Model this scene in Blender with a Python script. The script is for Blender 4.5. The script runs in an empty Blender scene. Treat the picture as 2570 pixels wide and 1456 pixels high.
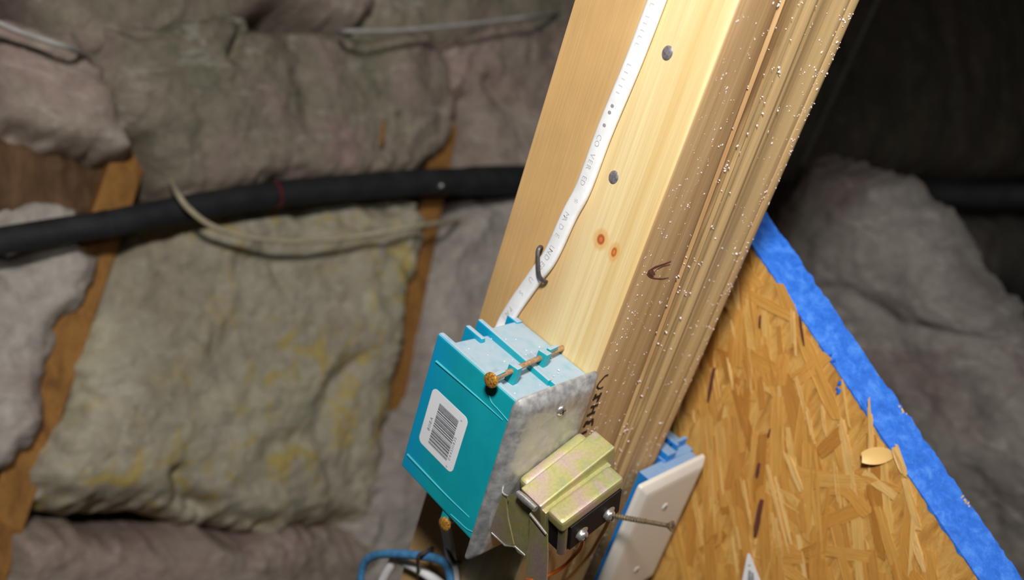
import bpy, bmesh, math, random
import numpy as np
from mathutils import Vector, Matrix

# ------------------------------------------------------------------ camera, world, light, exposure
sc = bpy.context.scene
col = sc.collection
F_PX = 2137.067
MW = np.array([[0.71194143, -0.64750776, 0.27179606],      # columns: world X, Y, Z seen from the camera (x right, y down, z forward)
               [-0.12151212, -0.49479365, -0.86047316],
               [0.69164601, 0.57957997, -0.43094414]])
U_, S_, V_ = np.linalg.svd(MW)
MW = U_ @ V_
CAM = np.array([-0.33193694, -0.20722149, 1.15966003])
cd = bpy.data.cameras.new('camera')
cam = bpy.data.objects.new('camera', cd)
col.objects.link(cam)
rt = MW.T
cam.matrix_world = Matrix(((rt[0][0], -rt[0][1], -rt[0][2], CAM[0]),
                           (rt[1][0], -rt[1][1], -rt[1][2], CAM[1]),
                           (rt[2][0], -rt[2][1], -rt[2][2], CAM[2]), (0, 0, 0, 1)))
cd.sensor_width = 36.0
cd.lens = 36.0 * F_PX / 2570.0
cd.clip_start = 0.02
cd.clip_end = 50
cd.dof.use_dof = True
cd.dof.focus_distance = 0.42
cd.dof.aperture_fstop = 5.2
sc.camera = cam

w = bpy.data.worlds.new('world')
sc.world = w
w.use_nodes = True
w.node_tree.nodes['Background'].inputs[0].default_value = (0.9, 0.85, 0.8, 1)
w.node_tree.nodes['Background'].inputs[1].default_value = 0.012

def area_light(name, loc, target, size, power, color):
    ld = bpy.data.lights.new(name, 'AREA')
    ld.shape = 'DISK'
    ld.size = size
    ld.energy = power
    ld.color = color
    o = bpy.data.objects.new(name, ld)
    o.location = loc
    o.rotation_euler = (Vector(target) - Vector(loc)).to_track_quat('-Z', 'Y').to_euler()
    col.objects.link(o)
    return o
area_light('work_lamp', (-0.40, -0.16, 1.50), (0.05, 0.1, 0.95), 0.11, 7.2, (1.0, 0.975, 0.94))
area_light('fill_light', (0.02, -0.45, 1.47), (0.06, 0.0, 0.92), 0.08, 1.8, (1.0, 0.97, 0.94))  # added fill with no source in the room, brightens the front faces
sc.view_settings.view_transform = 'Standard'
sc.view_settings.look = 'None'
sc.view_settings.exposure = 0.0
sc.view_settings.gamma = 1.0
sc.view_settings.use_curve_mapping = False

# ------------------------------------------------------------------ helpers
rng = random.Random(7)
NP = np.random.default_rng(11)

def ray(px, py):
    return MW.T @ np.array([(px - 1285) / F_PX, (py - 728) / F_PX, 1.0])
def at(px, py, ax, val):
    """the point where the sight line through a photo pixel meets the plane axis = val"""
    r = ray(px, py)
    return Vector(CAM + r * (val - CAM[ax]) / r[ax])
def ons(px, py, p0, n):
    r = ray(px, py)
    return CAM + r * (np.dot(np.array(p0) - CAM, n) / np.dot(r, n))

def lin(r, g, b):
    f = lambda c: (c / 255 / 12.92) if c / 255 <= 0.04045 else ((c / 255 + 0.055) / 1.055) ** 2.4
    return (f(r), f(g), f(b), 1.0)

class Nodes:
    def __init__(s, name, rough=0.6, metal=0.0, spec=0.5):
        s.m = bpy.data.materials.new(name)
        s.m.use_nodes = True
        s.t = s.m.node_tree
        s.b = s.t.nodes['Principled BSDF']
        s.b.inputs['Roughness'].default_value = rough
        s.b.inputs['Metallic'].default_value = metal
        s.b.inputs['Specular IOR Level'].default_value = spec
        s.tc = s.t.nodes.new('ShaderNodeTexCoord')
    def new(s, t): return s.t.nodes.new(t)
    def link(s, a, b): s.t.links.new(a, b)
    def coord(s, scale=(1, 1, 1), rot=(0, 0, 0), loc=(0, 0, 0), src='Object'):
        mp = s.new('ShaderNodeMapping')
        mp.inputs['Scale'].default_value = scale
        mp.inputs['Rotation'].default_value = rot
        mp.inputs['Location'].default_value = loc
        s.link(s.tc.outputs[src], mp.inputs['Vector'])
        return mp.outputs[0]
    def noise(s, vec, scale=1.0, detail=4, rough=0.55, dist=0.0):
        n = s.new('ShaderNodeTexNoise')
        n.inputs['Scale'].default_value = scale
        n.inputs['Detail'].default_value = detail
        n.inputs['Roughness'].default_value = rough
        n.inputs['Distortion'].default_value = dist
        s.link(vec, n.inputs['Vector'])
        return n.outputs['Fac']
    def vor(s, vec, scale=1.0, feature='F1', out='Distance'):
        n = s.new('ShaderNodeTexVoronoi')
        n.feature = feature
        n.inputs['Scale'].default_value = scale
        s.link(vec, n.inputs['Vector'])
        return n.outputs[out]
    def ramp(s, fac, stops):
        r = s.new('ShaderNodeValToRGB')
        e = r.color_ramp.elements
        while len(e) < len(stops): e.new(0.5)
        for k, (p, c) in enumerate(stops):
            e[k].position = p
            e[k].color = c if len(c) == 4 else (*c, 1)
        s.link(fac, r.inputs[0])
        return r.outputs[0]
    def mix(s, fac, a, b, mode='MIX'):
        n = s.new('ShaderNodeMix')
        n.data_type = 'RGBA'
        n.blend_type = mode
        for v, i in ((fac, 0), (a, 6), (b, 7)):
            if isinstance(v, (int, float)): n.inputs[i].default_value = v
            elif isinstance(v, tuple): n.inputs[i].default_value = v
            else: s.link(v, n.inputs[i])
        return n.outputs[2]
    def math(s, op, a, b=0.0, clamp=False):
        n = s.new('ShaderNodeMath')
        n.operation = op
        n.use_clamp = clamp
        for v, i in ((a, 0), (b, 1)):
            if isinstance(v, (int, float)): n.inputs[i].default_value = v
            else: s.link(v, n.inputs[i])
        return n.outputs[0]
    def xyz(s, axis, src='Object'):
        n = s.new('ShaderNodeSeparateXYZ')
        s.link(s.tc.outputs[src], n.inputs[0])
        return n.outputs[axis]
    def rng(s, v, a, b, c=0.0, d=1.0):
        n = s.new('ShaderNodeMapRange')
        n.interpolation_type = 'SMOOTHSTEP'
        for x, i in ((a, 1), (b, 2), (c, 3), (d, 4)): n.inputs[i].default_value = x
        s.link(v, n.inputs[0])
        return n.outputs[0]
    def spot(s, p, rad):
        """1 inside an ellipsoid patch about p (object space), falling to 0 outside"""
        v = s.coord(scale=tuple(1.0 / r for r in rad), loc=tuple(-c / r for c, r in zip(p, rad)))
        n = s.new('ShaderNodeVectorMath')
        n.operation = 'LENGTH'
        s.link(v, n.inputs[0])
        return s.rng(n.outputs['Value'], 0.75, 1.25, 1.0, 0.0)
    def color(s, c):
        if isinstance(c, tuple): s.b.inputs['Base Color'].default_value = c
        else: s.link(c, s.b.inputs['Base Color'])
        return s
    def bump(s, h, strength=0.3, dist=0.001):
        n = s.new('ShaderNodeBump')
        n.inputs['Strength'].default_value = strength
        n.inputs['Distance'].default_value = dist
        s.link(h, n.inputs['Height'])
        s.link(n.outputs[0], s.b.inputs['Normal'])
        return s
    def rough(s, v):
        s.link(v, s.b.inputs['Roughness'])
        return s

def plain(name, c, rough=0.5, metal=0.0, spec=0.5, var=0.12, scale=60):
    n = Nodes(name, rough, metal, spec)
    f = n.noise(n.coord(), scale, 4)
    dk = tuple(x * (1 - var * 1.6) for x in c[:3]) + (1,)
    lt = tuple(min(1, x * (1 + var)) for x in c[:3]) + (1,)
    n.color(n.ramp(f, [(0.3, dk), (0.7, lt)]))
    return n

class MB:
    def __init__(s):
        s.v, s.f, s.mi = [], [], []
    def add(s, vs, fs, mi=0):
        o = len(s.v)
        s.v += [tuple(v) for v in vs]
        s.f += [tuple(i + o for i in f) for f in fs]
        s.mi += [mi] * len(fs)
        return s
    def hexa(s, p, mi=0):      # p: 4 bottom points, 4 top points
        return s.add(p, [(3, 2, 1, 0), (4, 5, 6, 7), (0, 1, 5, 4), (1, 2, 6, 5), (2, 3, 7, 6), (3, 0, 4, 7)], mi)
    def box(s, x0, x1, y0, y1, z0, z1, fn=None, mi=0):
        p = [(x0, y0, z0), (x1, y0, z0), (x1, y1, z0), (x0, y1, z0), (x0, y0, z1), (x1, y0, z1), (x1, y1, z1), (x0, y1, z1)]
        if fn: p = [fn(q) for q in p]
        return s.hexa(p, mi)
    def sweep(s, rings, closed=True, cap=True, mi=0):
        n = len(rings[0])
        vs = [p for r in rings for p in r]
        fs = []
        for i in range(len(rings) - 1):
            for j in range(n if closed else n - 1):
                k = (j + 1) % n
                fs.append((i * n + j, i * n + k, (i + 1) * n + k, (i + 1) * n + j))
        if cap and closed:
            fs.append(tuple(reversed(range(n))))
            fs.append(tuple(range((len(rings) - 1) * n, len(rings) * n)))
        return s.add(vs, fs, mi)
    def tube(s, pts, r, n=10, cap=True, mi=0, flat=None, up=None):
        pts = [Vector(p) for p in pts]
        rings = []
        nrm = None
        for i, p in enumerate(pts):
            t = (pts[min(i + 1, len(pts) - 1)] - pts[max(i - 1, 0)]).normalized()
            if nrm is None:
                a = Vector(up) if up else (Vector((0, 0, 1)) if abs(t.z) < 0.9 else Vector((1, 0, 0)))
                nrm = (a - t * a.dot(t)).normalized()
            else:
                nrm = (nrm - t * nrm.dot(t)).normalized()
            if up:
                a = Vector(up)
                nrm = (a - t * a.dot(t)).normalized()
            b = t.cross(nrm)
            rr = r[i] if isinstance(r, (list, tuple)) else r
            fl = flat if flat else 1.0
            rings.append([p + nrm * (rr * math.cos(2 * math.pi * k / n) * fl) + b * (rr * math.sin(2 * math.pi * k / n)) for k in range(n)])
        return s.sweep(rings, cap=cap, mi=mi)
    def prism(s, poly, d, mi=0):
        """closed outline (3-D points) pushed along d"""
        d = Vector(d)
        a = [Vector(p) for p in poly]
        return s.sweep([a, [p + d for p in a]], mi=mi)
    def dome(s, c, axis, r, h, n=14, rings=3, base=0.0, mi=0, sq=1.0, side=None):
        c, axis = Vector(c), Vector(axis).normalized()
        a = Vector(side) if side else (Vector((0, 0, 1)) if abs(axis.z) < 0.9 else Vector((1, 0, 0)))
        u = (a - axis * a.dot(axis)).normalized()
        v = axis.cross(u)
        R = []
        if base: R.append([c - axis * base + (u * math.cos(t) * sq + v * math.sin(t)) * r for t in [2 * math.pi * k / n for k in range(n)]])
        for i in range(rings):
            t0 = i / rings * math.pi / 2
            R.append([c + axis * h * math.sin(t0) + (u * math.cos(t) * sq + v * math.sin(t)) * r * math.cos(t0) for t in [2 * math.pi * k / n for k in range(n)]])
        o = len(s.v)
        s.sweep(R, cap=False, mi=mi)
        tip = c + axis * h
        k0 = o + (len(R) - 1) * n
        s.v.append(tuple(tip))
        ti = len(s.v) - 1
        for j in range(n):
            s.f.append((k0 + j, k0 + (j + 1) % n, ti)); s.mi.append(mi)
        s.f.append(tuple(reversed(range(o, o + n)))); s.mi.append(mi)
        return s

def build(name, mb, mats, parent=None, origin=None, bevel=None, smooth=False, seg=2):
    """link a mesh object; vertices are given in world space and stored relative to the parent's base (or origin)"""
    me = bpy.data.meshes.new(name)
    org = Vector(origin) if origin is not None else (parent['_o'] if False else BASE.get(parent.name, Vector((0, 0, 0))) if parent else Vector((0, 0, 0)))
    me.from_pydata([tuple(Vector(v) - org) for v in mb.v], [], mb.f)
    if not isinstance(mats, (list, tuple)): mats = [mats]
    for m in mats: me.materials.append(m.m if isinstance(m, Nodes) else m)
    if len(mats) > 1: me.polygons.foreach_set('material_index', mb.mi)
    bm = bmesh.new()
    bm.from_mesh(me)
    bmesh.ops.recalc_face_normals(bm, faces=bm.faces)
    if bevel:
        es = [e for e in bm.edges if len(e.link_faces) == 2 and e.calc_face_angle(0) > 0.6]
        bmesh.ops.bevel(bm, geom=es, offset=bevel, segments=seg, profile=0.6, affect='EDGES', clamp_overlap=True)
    bm.to_mesh(me)
    bm.free()
    if smooth:
        me.polygons.foreach_set('use_smooth', [True] * len(me.polygons))
        me.set_sharp_from_angle(angle=math.radians(smooth if smooth is not True else 40))
    o = bpy.data.objects.new(name, me)
    col.objects.link(o)
    if parent:
        o.parent = parent
        BASE[o.name] = org
    else:
        o.location = org
        BASE[o.name] = org
    return o
BASE = {}

def tag(o, label, cat, group=None, kind=None):
    if label: o['label'] = label
    if cat: o['category'] = cat
    if group: o['group'] = group
    if kind: o['kind'] = kind
    return o
def thing(name, label, cat, loc, group=None):
    o = bpy.data.objects.new(name, None)
    o.empty_display_size = 0.02
    o.location = loc
    col.objects.link(o)
    BASE[o.name] = Vector(loc)
    return tag(o, label, cat, group)

def crom(pts, n=8):
    pts = [Vector(p) for p in pts]
    P = [2 * pts[0] - pts[1]] + pts + [2 * pts[-1] - pts[-2]]
    out = []
    for i in range(1, len(P) - 2):
        for k in range(n):
            t = k / n
            a, b, c, d = P[i - 1], P[i], P[i + 1], P[i + 2]
            out.append(0.5 * ((2 * b) + (c - a) * t + (2 * a - 5 * b + 4 * c - d) * t * t + (3 * b - 3 * c + d - a) * t ** 3))
    out.append(P[-2])
    return out

_LAT = NP.random((256, 256))
def vnoise(x, y):
    xi, yi = np.floor(x).astype(int), np.floor(y).astype(int)
    fx, fy = x - xi, y - yi
    fx, fy = fx * fx * (3 - 2 * fx), fy * fy * (3 - 2 * fy)
    g = lambda i, j: _LAT[i & 255, j & 255]
    return (g(xi, yi) * (1 - fx) + g(xi + 1, yi) * fx) * (1 - fy) + (g(xi, yi + 1) * (1 - fx) + g(xi + 1, yi + 1) * fx) * fy - 0.5
def fbm(x, y, o=4):
    s, a = 0, 1.0
    for k in range(o):
        s = s + a * vnoise(x * 2 ** k + 17.3 * k, y * 2 ** k + 5.1 * k)
        a *= 0.5
    return s

_glyphs = {}
def glyph(ch):
    """flat outline mesh of one character, 1 unit high: (verts, faces, width)"""
    if ch not in _glyphs:
        cu = bpy.data.curves.new('glyph', 'FONT')
        cu.body = ch
        cu.size = 1.0
        cu.resolution_u = 3
        o = bpy.data.objects.new('glyph', cu)
        col.objects.link(o)
        dg = bpy.context.evaluated_depsgraph_get()
        me = bpy.data.meshes.new_from_object(o.evaluated_get(dg))
        vs = [(v.co.x, v.co.y) for v in me.vertices]
        fs = [tuple(p.vertices) for p in me.polygons]
        bpy.data.objects.remove(o)
        bpy.data.curves.remove(cu)
        bpy.data.meshes.remove(me)
        wd = max((v[0] for v in vs), default=0.35) - min((v[0] for v in vs), default=0)
        x0 = min((v[0] for v in vs), default=0)
        _glyphs[ch] = ([(x - x0, y) for x, y in vs], fs, wd)
    return _glyphs[ch]
def put_text(mb, text, o, right, up, h, gap=0.14, space=0.4):
    x = 0
    right, up, o = Vector(right), Vector(up), Vector(o)
    for ch in text:
        if ch == ' ':
            x += space; continue
        vs, fs, wd = glyph(ch)
        mb.add([o + right * ((x + a) * h) + up * (b * h) for a, b in vs], fs)
        x += wd + gap

# ------------------------------------------------------------------ materials
def wood(name, light, dark, orange=None, ring=None, rough=0.55, knots=()):
    n = Nodes(name, rough, 0, 0.35)
    a = n.noise(n.coord((55, 55, 2.2)), 1.0, 3, 0.5, 0.6)
    c = n.ramp(a, [(0.30, dark), (0.52, light), (0.75, light)])
    if ring:
        wv = n.noise(n.coord((170, 170, 3.0)), 1.0, 2, 0.5, 0.3)
        c = n.mix(n.ramp(wv, [(0.50, (0, 0, 0)), (0.60, (0.34, 0.34, 0.34)), (0.66, (0, 0, 0))]), c, ring)
    if orange:
        yy = n.math('ADD', n.xyz(1), n.math('MULTIPLY', n.noise(n.coord((20, 20, 4)), 1.0, 2), 0.02))
        pz = n.noise(n.coord((40, 40, 25)), 1.0, 4)
        c = n.mix(n.rng(yy, 0.035, 0.066, 0.0, 0.85), c, n.ramp(pz, [(0.3, tuple(x * 0.82 for x in orange[:3])), (0.7, orange[:3])]))
    fb = n.noise(n.coord((900, 900, 16)), 1.0, 3, 0.6)
    c = n.mix(0.16, c, n.ramp(fb, [(0.3, (0.25, 0.2, 0.15)), (0.7, (1, 1, 1))]), 'MULTIPLY')
    for p, rad, colr in knots:
        c = n.mix(n.spot(p, tuple(r * 2.0 for r in rad)), c, n.mix(0.55, c, lin(214, 150, 62)))
        c = n.mix(n.spot(p, rad), c, colr)
        c = n.mix(n.spot(p, tuple(r * 0.45 for r in rad)), c, tuple(min(1, x * 1.5) for x in colr[:3]) + (1,))
    n.color(c)
    n.bump(fb, 0.25, 0.0006)
    return n
PZ = 0.30                                                   # base height of the post
kn = [((0.0, at(1508, 601, 0, 0).y, at(1508, 601, 0, 0).z - PZ), (0.02, 0.0024, 0.0028), lin(176, 92, 48)),
      ((0.0, at(1541, 633, 0, 0).y, at(1541, 633, 0, 0).z - PZ), (0.02, 0.0016, 0.0026), lin(182, 100, 46))]
M_wide = wood('pine_wide_face', lin(234, 212, 160), lin(220, 188, 126), lin(204, 160, 102), lin(212, 174, 112), knots=kn)
M_edge = wood('pine_dusty_edge', lin(204, 170, 124), lin(180, 142, 98), None, lin(156, 114, 72))
M_edge2 = wood('pine_weathered_edge', lin(204, 172, 122), lin(170, 130, 86), None, lin(146, 106, 66))
M_stud = wood('framing_wood', lin(158, 112, 56), lin(124, 84, 38), None, lin(104, 70, 32), rough=0.8)
M_steel = plain('dull_nail_steel', lin(128, 122, 126), 0.45, 0.25, var=0.3, scale=900)
M_darkst = plain('dark_staple_steel', lin(88, 82, 82), 0.45, 0.5, var=0.2, scale=500)
M_speck = plain('white_overspray', lin(232, 222, 226), 0.5)
M_ink = plain('black_marker_ink', lin(34, 26, 24), 0.6)

def cable_jacket():
    n = Nodes('white_cable_jacket', 0.42, 0, 0.45)
    f = n.noise(n.coord(), 90, 3)
    n.color(n.ramp(f, [(0.3, lin(226, 226, 226)), (0.7, lin(242, 242, 244))]))
    n.bump(n.noise(n.coord(), 400, 2), 0.1, 0.0005)
    return n
M_white = cable_jacket()
M_print = plain('faded_grey_print', lin(192, 192, 196), 0.6)
M_print2 = plain('grey_print_dots', lin(150, 150, 156), 0.6)

def box_plastic(name='teal_box_plastic', ca=lin(10, 150, 164), cb=lin(18, 162, 174), dust=0.92):
    n = Nodes(name, 0.38, 0, 0.5)
    f = n.noise(n.coord(), 45, 3)
    base = n.ramp(f, [(0.3, ca), (0.7, cb)])
    # the moulding runs bluer towards the back of the box
    base = n.mix(n.rng(n.xyz(1), 0.004, 0.040, 0.0, 0.9), base, lin(10, 146, 200))
    # settled grey dust on upward faces
    g = n.new('ShaderNodeNewGeometry')
    sp = n.new('ShaderNodeSeparateXYZ')
    n.link(g.outputs['True Normal'], sp.inputs[0])
    up = n.rng(sp.outputs[2], 0.55, 0.95)
    d = n.math('MULTIPLY', up, n.rng(n.noise(n.coord(), 160, 5), 0.22, 0.55, dust * 0.75, min(1.0, dust * 1.05)))
    n.color(n.mix(d, base, lin(158, 174, 186)))
    n.rough(n.math('ADD', 0.36, n.math('MULTIPLY', d, 0.3)))
    n.bump(n.noise(n.coord(), 900, 3), 0.06, 0.0004)
    return n
M_teal = box_plastic()
M_rib = plain('teal_rib_plastic', lin(70, 182, 196), 0.4)
M_blue = box_plastic('blue_box_plastic', lin(22, 112, 190), lin(34, 130, 206), 0.6)
M_bluec = plain('blue_loop_plastic', lin(78, 140, 190), 0.5, var=0.18, scale=200)
M_paper = plain('white_label_paper', lin(232, 234, 238), 0.55, var=0.02)
M_bar = plain('label_black_print', lin(104, 104, 112), 0.6, var=0.3, scale=700)

def rusty_nail():
    n = Nodes('rust_gold_nail', 0.4, 0.55)
    f = n.noise(n.coord(), 900, 4)
    n.color(n.ramp(f, [(0.35, lin(120, 78, 40)), (0.5, lin(214, 152, 60)), (0.7, lin(232, 186, 104))]))
    return n
M_nail = rusty_nail()
M_shaft = plain('dusty_nail_shaft', lin(176, 140, 104), 0.5, 0.3, var=0.25, scale=700)
def galv():
    n = Nodes('galvanised_steel', 0.42, 0.6)
    v = n.vor(n.coord(), 130, 'F1', 'Color')
    f = n.noise(n.coord(), 220, 4)
    sep = n.new('ShaderNodeSeparateColor')
    n.link(v, sep.inputs[0])
    c = n.ramp(n.math('ADD', n.math('MULTIPLY', sep.outputs[0], 0.12), n.math('MULTIPLY', f, 0.85)), [(0.30, lin(158, 160, 164)), (0.68, lin(204, 202, 198))])
    n.color(c)
    n.rough(n.rng(f, 0.3, 0.7, 0.36, 0.58))
    n.bump(f, 0.08, 0.0005)
    return n
M_galv = galv()
def zinc(name, dim=1.0, metal=0.40, rough=0.42):
    n = Nodes(name, rough, metal)
    a = n.noise(n.coord(), 42, 3, 0.5, 0.4)
    b = n.noise(n.coord((1, 1, 1), loc=(3, 1, 7)), 700, 4)
    k = lambda r, g, bb: tuple(x * dim for x in lin(r, g, bb)[:3]) + (1,)
    c = n.ramp(a, [(0.28, k(214, 178, 190)), (0.40, k(214, 192, 168)), (0.50, k(208, 200, 132)), (0.58, k(192, 194, 136)), (0.68, k(216, 186, 186))])
    n.color(n.mix(0.3, c, n.ramp(b, [(0.3, (0.5, 0.48, 0.4)), (0.65, (1, 1, 1))]), 'MULTIPLY'))
    n.bump(b, 0.15, 0.0003)
    return n
M_zinc = zinc('yellow_zinc_plating', 0.80)
M_zincdk = zinc('shaded_zinc_plating', 0.46, 0.5, 0.4)  # same plating with its dark reflections put into a dimmed colour
M_bright = plain('bright_steel', lin(214, 212, 208), 0.33, 0.85, var=0.15, scale=900)
M_black = plain('black_bakelite', lin(24, 21, 24), 0.6, 0.0, 0.25, var=0.2, scale=300)
M_orange = plain('orange_wire_sheath', lin(236, 116, 36), 0.4)
M_tan = plain('tan_wire_sheath', lin(196, 146, 90), 0.45)
M_screw = plain('bronzed_screw', lin(138, 122, 98), 0.45, 0.5, var=0.25, scale=600)
M_plate = plain('white_nylon_plate', lin(214, 209, 200), 0.30, var=0.02)
M_grey = plain('grey_cable_jacket', lin(168, 164, 158), 0.55)
M_dim = plain('dark_grey_cable_jacket', lin(92, 88, 84), 0.6)
M_cream = plain('cream_cable_jacket', lin(186, 176, 148), 0.55)
M_pipe = plain('black_pipe_foam', lin(38, 40, 42), 0.7, spec=0.3, var=0.25, scale=40)
M_red = plain('red_tape', lin(120, 22, 30), 0.5)

def insulation(name, A, B, Cc, speck=0.0):
    n = Nodes(name, 0.95, 0, 0.05)
    f = n.noise(n.coord(), 5.5, 4, 0.6, 0.5)
    c = n.ramp(f, [(0.34, A), (0.50, B), (0.64, Cc)])
    g = n.noise(n.coord(), 60, 5, 0.65, 0.6)
    c = n.mix(0.55, c, n.ramp(g, [(0.25, (0.42, 0.40, 0.40)), (0.62, (1, 1, 1))]), 'MULTIPLY')
    wsp = n.noise(n.coord((14, 14, 40)), 1.0, 5, 0.7, 1.5)
    c = n.mix(n.rng(wsp, 0.52, 0.72, 0, 0.45), c, lin(206, 200, 190))
    if speck:
        m = n.math('MULTIPLY', n.rng(n.noise(n.coord(), 24, 3, 0.6, 0.8), 0.50, 0.66, 0, speck), n.rng(n.noise(n.coord(), 5.0, 2), 0.36, 0.52))
        c = n.mix(m, c, lin(188, 164, 84))
    n.color(c)
    h = n.noise(n.coord(), 150, 6, 0.75, 1.0)
    n.bump(h, 0.5, 0.004)
    return n
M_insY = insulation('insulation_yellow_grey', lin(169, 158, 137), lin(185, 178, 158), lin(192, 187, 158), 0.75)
M_insP = insulation('insulation_pink_grey', lin(178, 153, 146), lin(164, 149, 137), lin(180, 167, 155))
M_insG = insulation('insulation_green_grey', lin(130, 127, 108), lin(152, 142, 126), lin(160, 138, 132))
M_insR = insulation('insulation_shadow_grey', lin(140, 132, 128), lin(150, 144, 138), lin(132, 118, 114))  # darkened tone, puts the shade of the right batt into its colour
M_insW = insulation('insulation_pale_grey', lin(171, 162, 155), lin(187, 180, 171), lin(164, 149, 144))
def kraft():
    n = Nodes('brown_kraft_paper', 0.8, 0, 0.2)
    f = n.noise(n.coord((30, 8, 8)), 1, 5, 0.6, 0.8)
    n.color(n.ramp(f, [(0.3, lin(74, 54, 38)), (0.7, lin(116, 88, 62))]))
    n.bump(f, 0.5, 0.01)
    return n
M_kraft = kraft()
M_sheath = plain('dark_sheathing', lin(74, 58, 44), 0.9, var=0.3, scale=12)

def osb_base():
    n = Nodes('strand_board_bed', 0.6, 0, 0.3)
    v = n.coord((1, 130, 28), rot=(math.radians(-57 + 90), 0, 0))
    f = n.noise(v, 1.0, 4, 0.6, 1.5)
    g = n.noise(n.coord(), 60, 4)
    c = n.ramp(f, [(0.25, lin(160, 110, 48)), (0.45, lin(200, 148, 74)), (0.6, lin(214, 168, 92)), (0.75, lin(188, 136, 64))])
    n.color(n.mix(0.35, c, n.ramp(g, [(0.3, (0.6, 0.5, 0.4)), (0.65, (1, 1, 1))]), 'MULTIPLY'))
    n.bump(f, 0.5, 0.002)
    return n
M_osb = osb_base()
def strand_mat(name, stops):
    n = Nodes(name, 0.5, 0, 0.35)
    oi = n.new('ShaderNodeObjectInfo')
    c = n.ramp(oi.outputs['Random'], stops)
    va = n.new('ShaderNodeVectorMath')
    va.operation = 'ADD'
    cmb = n.new('ShaderNodeCombineXYZ')
    for i in range(3): n.link(n.math('MULTIPLY', oi.outputs['Random'], 53.0 + 31 * i), cmb.inputs[i])
    n.link(n.coord((1.3, 15, 0.2)), va.inputs[0]); n.link(cmb.outputs[0], va.inputs[1])
    f = n.noise(va.outputs[0], 1.0, 3, 0.6, 0.6)
    vb = n.new('ShaderNodeVectorMath')
    vb.operation = 'ADD'
    n.link(n.coord((2.5, 3, 0.2)), vb.inputs[0]); n.link(cmb.outputs[0], vb.inputs[1])
    g = n.noise(vb.outputs[0], 1.0, 4, 0.65, 0.8)
    c = n.mix(0.75, c, n.ramp(f, [(0.30, (0.62, 0.50, 0.36)), (0.5, (1, 0.97, 0.9)), (0.7, (1.0, 1.0, 1.0))]), 'MULTIPLY')
    n.color(n.mix(0.35, c, n.ramp(g, [(0.3, (0.7, 0.58, 0.42)), (0.6, (1, 1, 1))]), 'MULTIPLY'))
    n.bump(f, 0.3, 0.0006)
    return n
M_strand = strand_mat('wood_strand', [(0.0, lin(176, 120, 52)), (0.3, lin(206, 152, 76)), (0.55, lin(214, 164, 86)), (0.78, lin(198, 142, 66)), (0.92, lin(222, 180, 106))])
M_pale = strand_mat('pale_wood_strand', [(0.0, lin(222, 180, 108)), (1.0, lin(234, 198, 134))])
M_bark = plain('dark_bark_strand', lin(104, 60, 48), 0.6, var=0.3, scale=300)
def edge_paint():
    n = Nodes('blue_edge_paint', 0.55, 0, 0.4)
    f = n.noise(n.coord(), 130, 5, 0.7, 0.5)
    c = n.ramp(f, [(0.28, lin(24, 84, 176)), (0.5, lin(38, 106, 208)), (0.72, lin(76, 136, 222))])
    s = n.noise(n.coord(), 1100, 2)
    n.color(n.mix(n.rng(s, 0.66, 0.72, 0, 0.6), c, lin(110, 160, 190)))
    n.bump(n.noise(n.coord(), 700, 4, 0.7), 0.3, 0.0006)
    return n
M_bpaint = edge_paint()

# ------------------------------------------------------------------ setting: back wall, knee wall
P1 = np.array([0.00433222, 0.61339235, 0.77258104])
WN = np.array([0.0, 0.85175028, -0.52394796])              # into the wall
E1 = np.array([1.0, 0.0, 0.0])
E2 = np.array([0.0, 0.52394796, 0.85175028])
OUT = -WN
BACK = (P1, E1, E2, OUT)
RP = np.array([0.72, 0.0, 0.8])
RIGHT = (RP, np.array([0.0, -1.0, 0.0]), np.array([0.0, 0.0, 1.0]), np.array([-1.0, 0.0, 0.0]))
def onwall(px, py, off=0.0, W=BACK):
    p0, e1, e2, out = W
    return Vector(ons(px, py, p0 + out * off, out))
def uv(px, py, W=BACK):
    p0, e1, e2, out = W
    d = np.array(ons(px, py, p0, out)) - p0
    return float(d @ e1), float(d @ e2)
def wp(u, v, h, W=BACK):
    p0, e1, e2, out = W
    return Vector(p0 + e1 * u + e2 * v + out * h)

b = MB()
b.hexa([wp(-1.2, -1.3, -0.13), wp(4.2, -1.3, -0.13), wp(4.2, -1.3, -0.095), wp(-1.2, -1.3, -0.095),
        wp(-1.2, 1.5, -0.13), wp(4.2, 1.5, -0.13), wp(4.2, 1.5, -0.095), wp(-1.2, 1.5, -0.095)])
o = build('wall_back', b, M_sheath); o['kind'] = 'structure'
b = MB(); b.box(0.815, 0.835, -1.2, 0.30, -0.2, 0.74)
o = build('wall_right', b, M_sheath); o['kind'] = 'structure'

# framing studs behind the insulation
TL = Vector((0.37208802, 0.48632716, 0.79059244))
def stud(pa, pb, label):
    c0, c1 = onwall(*pa), onwall(*pb)
    d = (c1 - c0).normalized()
    base = c0 + d * -0.45
    top = c0 + d * 0.95
    w_, n_ = Vector(E1) * 0.019, Vector(WN) * 0.093
    b = MB()
    f0 = Vector(OUT) * 0.004
    b.hexa([base - w_ + f0, base + w_ + f0, base + w_ + n_, base - w_ + n_, top - w_ + f0, top + w_ + f0, top + w_ + n_, top - w_ + n_])
    return tag(build('wall_stud', b, M_stud, origin=base, bevel=0.002), label, 'stud', 'studs between the insulation batts')
stud((90, 1080), (312, 430), 'tan wooden stud at the far left, between the insulation batts')
stud((985, 1000), (1115, 340), 'tan wooden stud just left of the post, behind the black pipe')

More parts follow.
